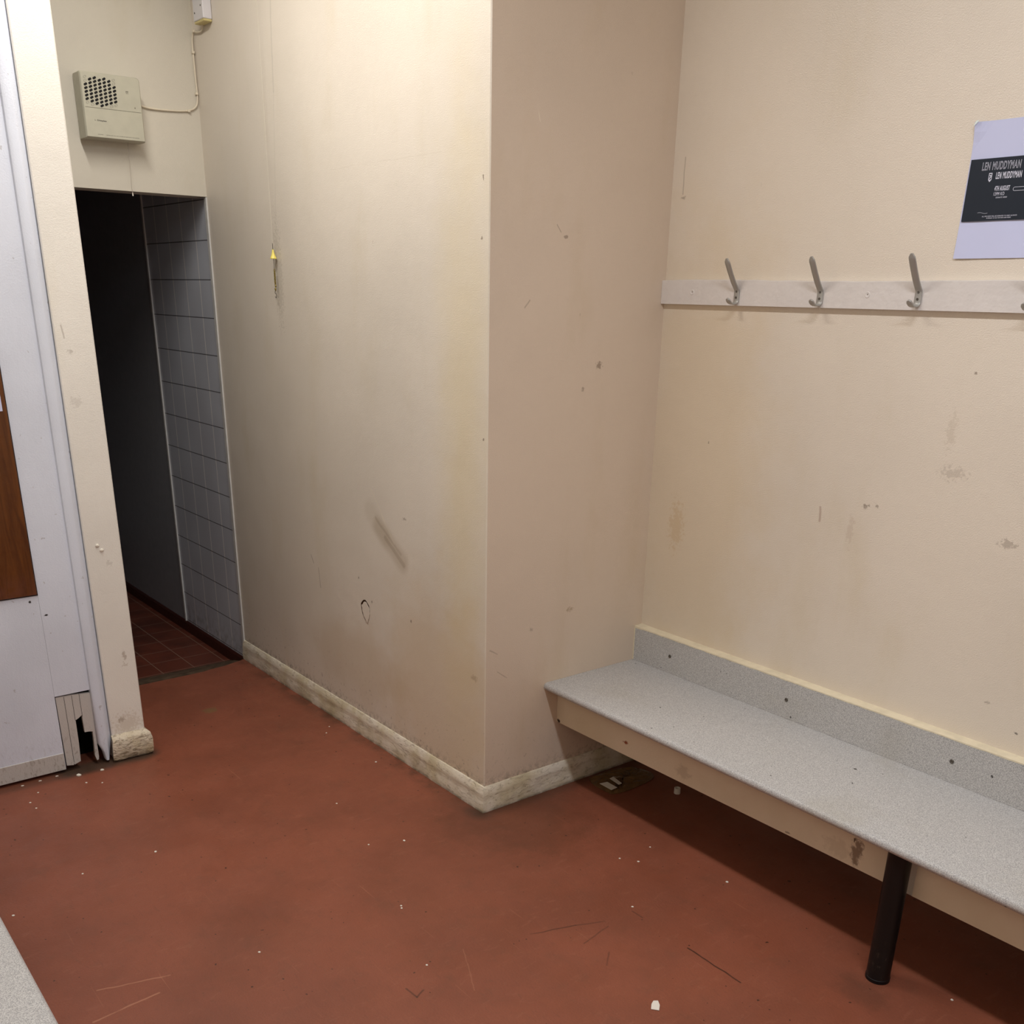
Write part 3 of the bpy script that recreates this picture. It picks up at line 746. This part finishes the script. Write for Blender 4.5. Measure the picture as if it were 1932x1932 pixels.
part('panel_seam', box(hx, hx+.0005, HY0+.008, HY1-.006, 2.2650, 2.2662), plain('seam', (120, 116, 100), .6), hf)
text('brand_lettering', 'Dimplex', -.436, 2.2215, .0065, .034, hf, M_black, hx, axis='x', bold=.02)
text('brand_mark', 'L', -.4445, 2.2235, .004, .003, hf, M_black, hx, axis='x', bold=.02)
text('small_lettering', 'HEATER 3kW 240V', -.440, 2.1785, .0022, .020, hf, M_screw, hx, axis='x')
text('small_lettering', 'IMPORTANT: DO NOT COVER OR OBSTRUCT THIS HEATER', -.408, 2.1782, .0024, .122, hf, M_screw, hx, axis='x')
sy = bmesh.new(); box(hx, hx+.0004, -.319, -.309, 2.3290, 2.3310, sy); box(hx, hx+.0004, -.318, -.3165, 2.3220, 2.3290, sy); box(hx, hx+.0004, -.3125, -.311, 2.3220, 2.3290, sy)
part('symbol', sy, M_screw, hf)
part('screw', cyl((hx, -.290, 2.279), (hx+.001, -.290, 2.279), .002, 12), M_screw, hf)
part('cable_entry', cyl((-LA+.012, HY1+.0005, 2.306), (-LA+.012, HY1+.008, 2.306), .006, 14), M_cream_pl, hf)
pc = tube(smoothpath([(-LA+.040, -.315, HZ0+.001), (-LA+.040, -.3155, 2.12), (-LA+.041, -.318, 2.06), (-LA+.040, -.3195, 2.015), (-LA+.040, -.318, 1.994)]), .0009, 6)
cd = part('pull_cord', pc, plain('grey_cord', (176, 166, 156), .6), hf, label='thin hanging cord')
part('cord_end', lathe([(.001, .012), (.0022, .006), (.0026, 0)], (-LA+.040, -.318, 1.984), (0, 0, 1), 10), M_chip, cd)

# ------------------------------------------------------------------ cable and junction box
cp = smoothpath([(-LA+.012, HY1+.007, 2.306), (-LA+.008, -.215, 2.297), (-LA+.006, -.15, 2.296), (-LA+.006, -.06, 2.302), (-LA+.006, -.018, 2.318), (-LA+.006, -.006, 2.352), (-LA+.006, -.007, 2.42), (-LA+.006, -.008, 2.50),
                 (-LA+.008, -.008, 2.545), (-LA+.020, -.006, 2.572), (-LA+.05, -.006, 2.566), (-LA+.095, -.007, 2.562), (-LA+.118, -.010, 2.575), (-1.795, -.014, 2.60)], 6)
cbl = thing('cable', 'cream electric cable clipped in the corner from heater to junction box', 'cable', (-LA, 0, 2.3))
part('cable_run', tube(cp, .0036, 8), M_cream_pl, cbl, True)
for q in ((-LA+.007, -.047, 2.303), (-LA+.008, -.009, 2.366), (-LA+.008, -.009, 2.505), (-LA+.028, -.007, 2.572)):
    part('cable_clip', bevelled(box(q[0]-.005, q[0]+.006, q[1]-.0055, q[1]+.0055, q[2]-.005, q[2]+.005), .002, 2), M_cream_pl, cbl)
jb = thing('junction_box', 'small white electrical box high on the wall by the corner', 'electrical box', (-1.74, 0, 2.58))
part('box_body', bevelled(box(-1.815, -1.725, -.036, -.001, 2.586, 2.735), .003, 2), M_box, jb)
part('box_base', bevelled(box(-1.813, -1.727, -.034, -.001, 2.578, 2.5865), .002, 1), M_boxyel, jb, label='yellowed lower rim')
for q in ((-1.800, 2.612), (-1.742, 2.628)): part('screw', cyl((q[0], -.036, q[1]), (q[0], -.0372, q[1]), .003, 12), M_screw, jb)

# ------------------------------------------------------------------ light pull
pu = thing('light_pull', 'thin light cord with a yellow cone and small chain hanging at the wall', 'light pull', (-1.33, -.02, 1.62))
CX, CY = -1.318, -.014
part('cord', tube([Vector((CX, CY, z)) for z in (CEIL, 2.4, 1.79)], .0004, 6), plain('clear_cord', (214, 208, 192), .5), pu)
part('dark_cord', tube([Vector((CX, CY, z)) for z in (1.815, 1.785)], .0012, 6), M_screw, pu)
o = part('cone', lathe([(.0028, .030), (.0040, .022), (.0065, .012), (.0105, .003), (.0120, .0), (.0115, -.002)], (CX, CY, 1.764), (0, 0, 1), 24), M_yel, pu, label='yellow plastic cone'); shade_auto(o, 40)
part('thin_cord', tube([Vector((CX+.001, CY, z)) for z in (1.763, 1.725)], .0009, 6), M_screw, pu)
chn = bmesh.new(); z = 1.722; k = 0
def torus(bm, c, R_, r_, ang, sz=1.4, n=12, m=6):
    rg = []
    for i in range(n):
        a = 2*math.pi*i/n; rg.append([])
        for j in range(m):
            b = 2*math.pi*j/m; rad = R_+r_*math.cos(b)
            p = Vector((rad*math.cos(a), r_*math.sin(b), rad*math.sin(a)*sz)); p = Matrix.Rotation(ang, 3, 'Z') @ p
            rg[-1].append(bm.verts.new(Vector(c)+p))
    for i in range(n):
        for j in range(m): bm.faces.new((rg[i][j], rg[(i+1) % n][j], rg[(i+1) % n][(j+1) % m], rg[i][(j+1) % m]))
while z > 1.672: torus(chn, (CX+.002, CY, z), .0030, .0011, .4+k*math.pi/2); z -= .0052; k += 1
part('chain', chn, M_brass, pu, True)
pb_ = bmesh.new(); lathe([(.0015, 0), (.0036, -.002), (.0036, -.005), (.0015, -.008)], (CX+.004, CY, 1.672), (0, 0, 1), 14, pb_); lathe([(.0015, 0), (.0032, -.003), (.0032, -.008), (.0015, -.012)], (CX+.001, CY, 1.663), (0, 0, 1), 14, pb_)
part('beads', pb_, M_brass, pu, True)
hk = smoothpath([(CX+.001, CY, 1.651), (CX-.004, CY, 1.648), (CX-.003, CY, 1.642), (CX+.004, CY, 1.641), (CX+.006, CY, 1.634), (CX+.004, CY, 1.628), (CX-.001, CY, 1.627), (CX-.005, CY, 1.632)], 5)
part('wire_hook', tube(hk, .0011, 6), M_screw, pu, True)

# ------------------------------------------------------------------ plaster flap in the long wall
pf = thing('plaster_chip', 'loose oval flap of cracked plaster low on the long cream wall', 'wall damage', (-.755, 0, .53))
fp = [(-.789, .552), (-.772, .568), (-.757, .572), (-.744, .566), (-.729, .552), (-.727, .528), (-.735, .505), (-.748, .484), (-.762, .494), (-.776, .508), (-.786, .530)]
sm = smoothpath([(a, 0, b) for a, b in fp+[fp[0]]], 4)[:-1]
part('crack', prism([(p.x, p.z) for p in sm], -.0012, -.0002, 'y'), plain('crack_brown', (70, 44, 26), .9, .1, var=.5), pf)
bm = bmesh.new(); cen = Vector((-.756, -.0026, .528)); ctr = bm.verts.new(cen); rim = []
for p in sm:
    q = Vector((p.x, 0, p.z)); v = q-Vector((cen.x, 0, cen.z)); s_ = .90+.03*math.sin(p.z*300)
    w_ = Vector((cen.x+.0045, 0, cen.z-.0025))+v*s_
    w_.y = -.0024; rim.append(bm.verts.new(w_))
for i in range(len(rim)): bm.faces.new((rim[i], rim[(i+1) % len(rim)], ctr))
ex = bmesh.ops.extrude_face_region(bm, geom=list(bm.faces)); 
for v in [g for g in ex['geom'] if isinstance(g, bmesh.types.BMVert)]: v.co.y += .0008
part('flap', bm, M_wallA, pf)

# two blobs on the pillar
for i, (y, z, lb_) in enumerate(((-.842, .818, 'upper of two small white putty lumps on the pillar'), (-.829, .800, 'lower of two small white putty lumps on the pillar'))):
    bm = bmesh.new(); bmesh.ops.create_icosphere(bm, subdivisions=2, radius=.0065)
    for v in bm.verts: v.co *= random.uniform(.8, 1.15)
    for v in bm.verts: v.co.x = v.co.x*.5; v.co += Vector((-LP+.0025, y, z))
    single('putty_lump', bm, M_chip, lb_, 'putty', 'putty lumps on the pillar', True)

# ------------------------------------------------------------------ litter under the bench and on the floor
wr = thing('plastic_wrapper', 'crumpled brownish clear plastic wrapper under the bench', 'wrapper', (.1, .55, 0))
out = [(.034, .46), (.081, .439), (.163, .44), (.182, .461), (.188, .522), (.179, .636), (.153, .675), (.115, .68), (.061, .653), (.032, .565)]
cx_, cy_ = .11, .56; bm = bmesh.new(); NR = 7; so = [(p.x, p.y) for p in smoothpath([(a, b, 0) for a, b in out+[out[0]]], 4)[:-1]]
rings = []
for k in range(1, NR+1):
    s_ = k/NR
    rings.append([bm.verts.new((cx_+(a-cx_)*s_, cy_+(b-cy_)*s_, .003+(.0 if k == NR else random.uniform(.001, .010)))) for a, b in so])
c0 = bm.verts.new((cx_, cy_, .008)); m = len(so)
for i in range(m):
    bm.faces.new((c0, rings[0][i], rings[0][(i+1) % m]))
    for k in range(NR-1): bm.faces.new((rings[k][i], rings[k+1][i], rings[k+1][(i+1) % m], rings[k][(i+1) % m]))
base = [bm.verts.new((a, b, .0006)) for a, b in so]; bm.faces.new(base[::-1])
for i in range(m): bm.faces.new((rings[-1][i], base[i], base[(i+1) % m], rings[-1][(i+1) % m]))
part('sheet', bm, plain('brown_plastic_film', (112, 84, 52), .2, .6, var=.3), wr, False)
part('paper_label', prism([(.103, .448), (.110, .480), (.164, .478), (.166, .447)], .0125, .0132), M_chip, wr, label='larger white label')
part('paper_label', prism([(.093, .526), (.097, .504), (.152, .497), (.151, .514)], .0135, .0142), M_chip, wr, label='narrow white label')
single('bottle_cap', lathe([(.0115, .0), (.0118, .002), (.0112, .021), (.0095, .022), (.0090, .015), (.001, .014)], (.306, .640, 0), (0, 0, 1), 28), M_chip, 'small white cylindrical cap standing on the floor under the bench', 'cap', smooth=False)
tb_ = smoothpath([(a, b, 0) for a, b in ((1.085, -.290), (1.072, -.275), (1.066, -.262), (1.073, -.252), (1.088, -.261), (1.101, -.277), (1.085, -.290))], 1)[:-1]
single('plastic_tag', bevelled(prism([(p.x, p.y) for p in tb_], .0005, .003), .0007, 1), M_chip, 'small round-ended white plastic tag on the red floor at the front', 'tag')

def flake(x, y, s_, name, label, cat, grp=None, mat=M_chip, el=1.6):
    n = random.randint(5, 7); a0 = random.uniform(0, 6); P_ = []
    for k in range(n):
        a = a0+2*math.pi*k/n; r_ = s_*random.uniform(.7, 1.1); P_.append((x+r_*math.cos(a)*el*.7, y+r_*math.sin(a)))
    return single(name, prism(P_, .0003, .0003+s_*.35), mat, label, cat, grp)
flake(-1.09, -1.035, .009, 'paint_flake', 'white paint flake on the floor just below the broken board', 'paint flake', 'paint flakes near the broken board')
flake(-1.085, -.952, .007, 'paint_flake', 'white paint flake between broken board and crazed pillar foot', 'paint flake', 'paint flakes near the broken board')
tiny = [(-.971, -1.233), (-.917, -1.227), (-.398, -1.229), (-.395, -1.005), (-.343, -.384), (-.034, -.44), (.012, -.334), (.324, -.544), (.284, -.971), (-.288, -1.454),
        (.511, .156), (.519, .285), (.807, .325), (.73, -.004), (1.522, .357), (-1.013, -1.031), (-.98, -.985), (-1.033, -1.19), (.56, .19), (.60, -.64), (.335, -.55), (-.55, -.10), (-.95, -.08), (-.9, -.12)]
for i, (x, y) in enumerate(tiny):
    flake(x, y, .0034 if i % 3 else .0044, 'floor_crumb', 'tiny pale crumb lying loose on the open red floor', 'crumb', 'pale crumbs scattered over the floor')
for i, (y, z) in enumerate(((-1.10, .0), (-1.16, 0), (-1.22, 0))):
    flake(-1.128+.004*i, y, .006, 'paint_sliver', 'pale paint sliver lying along the foot of the left boarding', 'paint flake', 'paint slivers along the left boarding', el=.7)
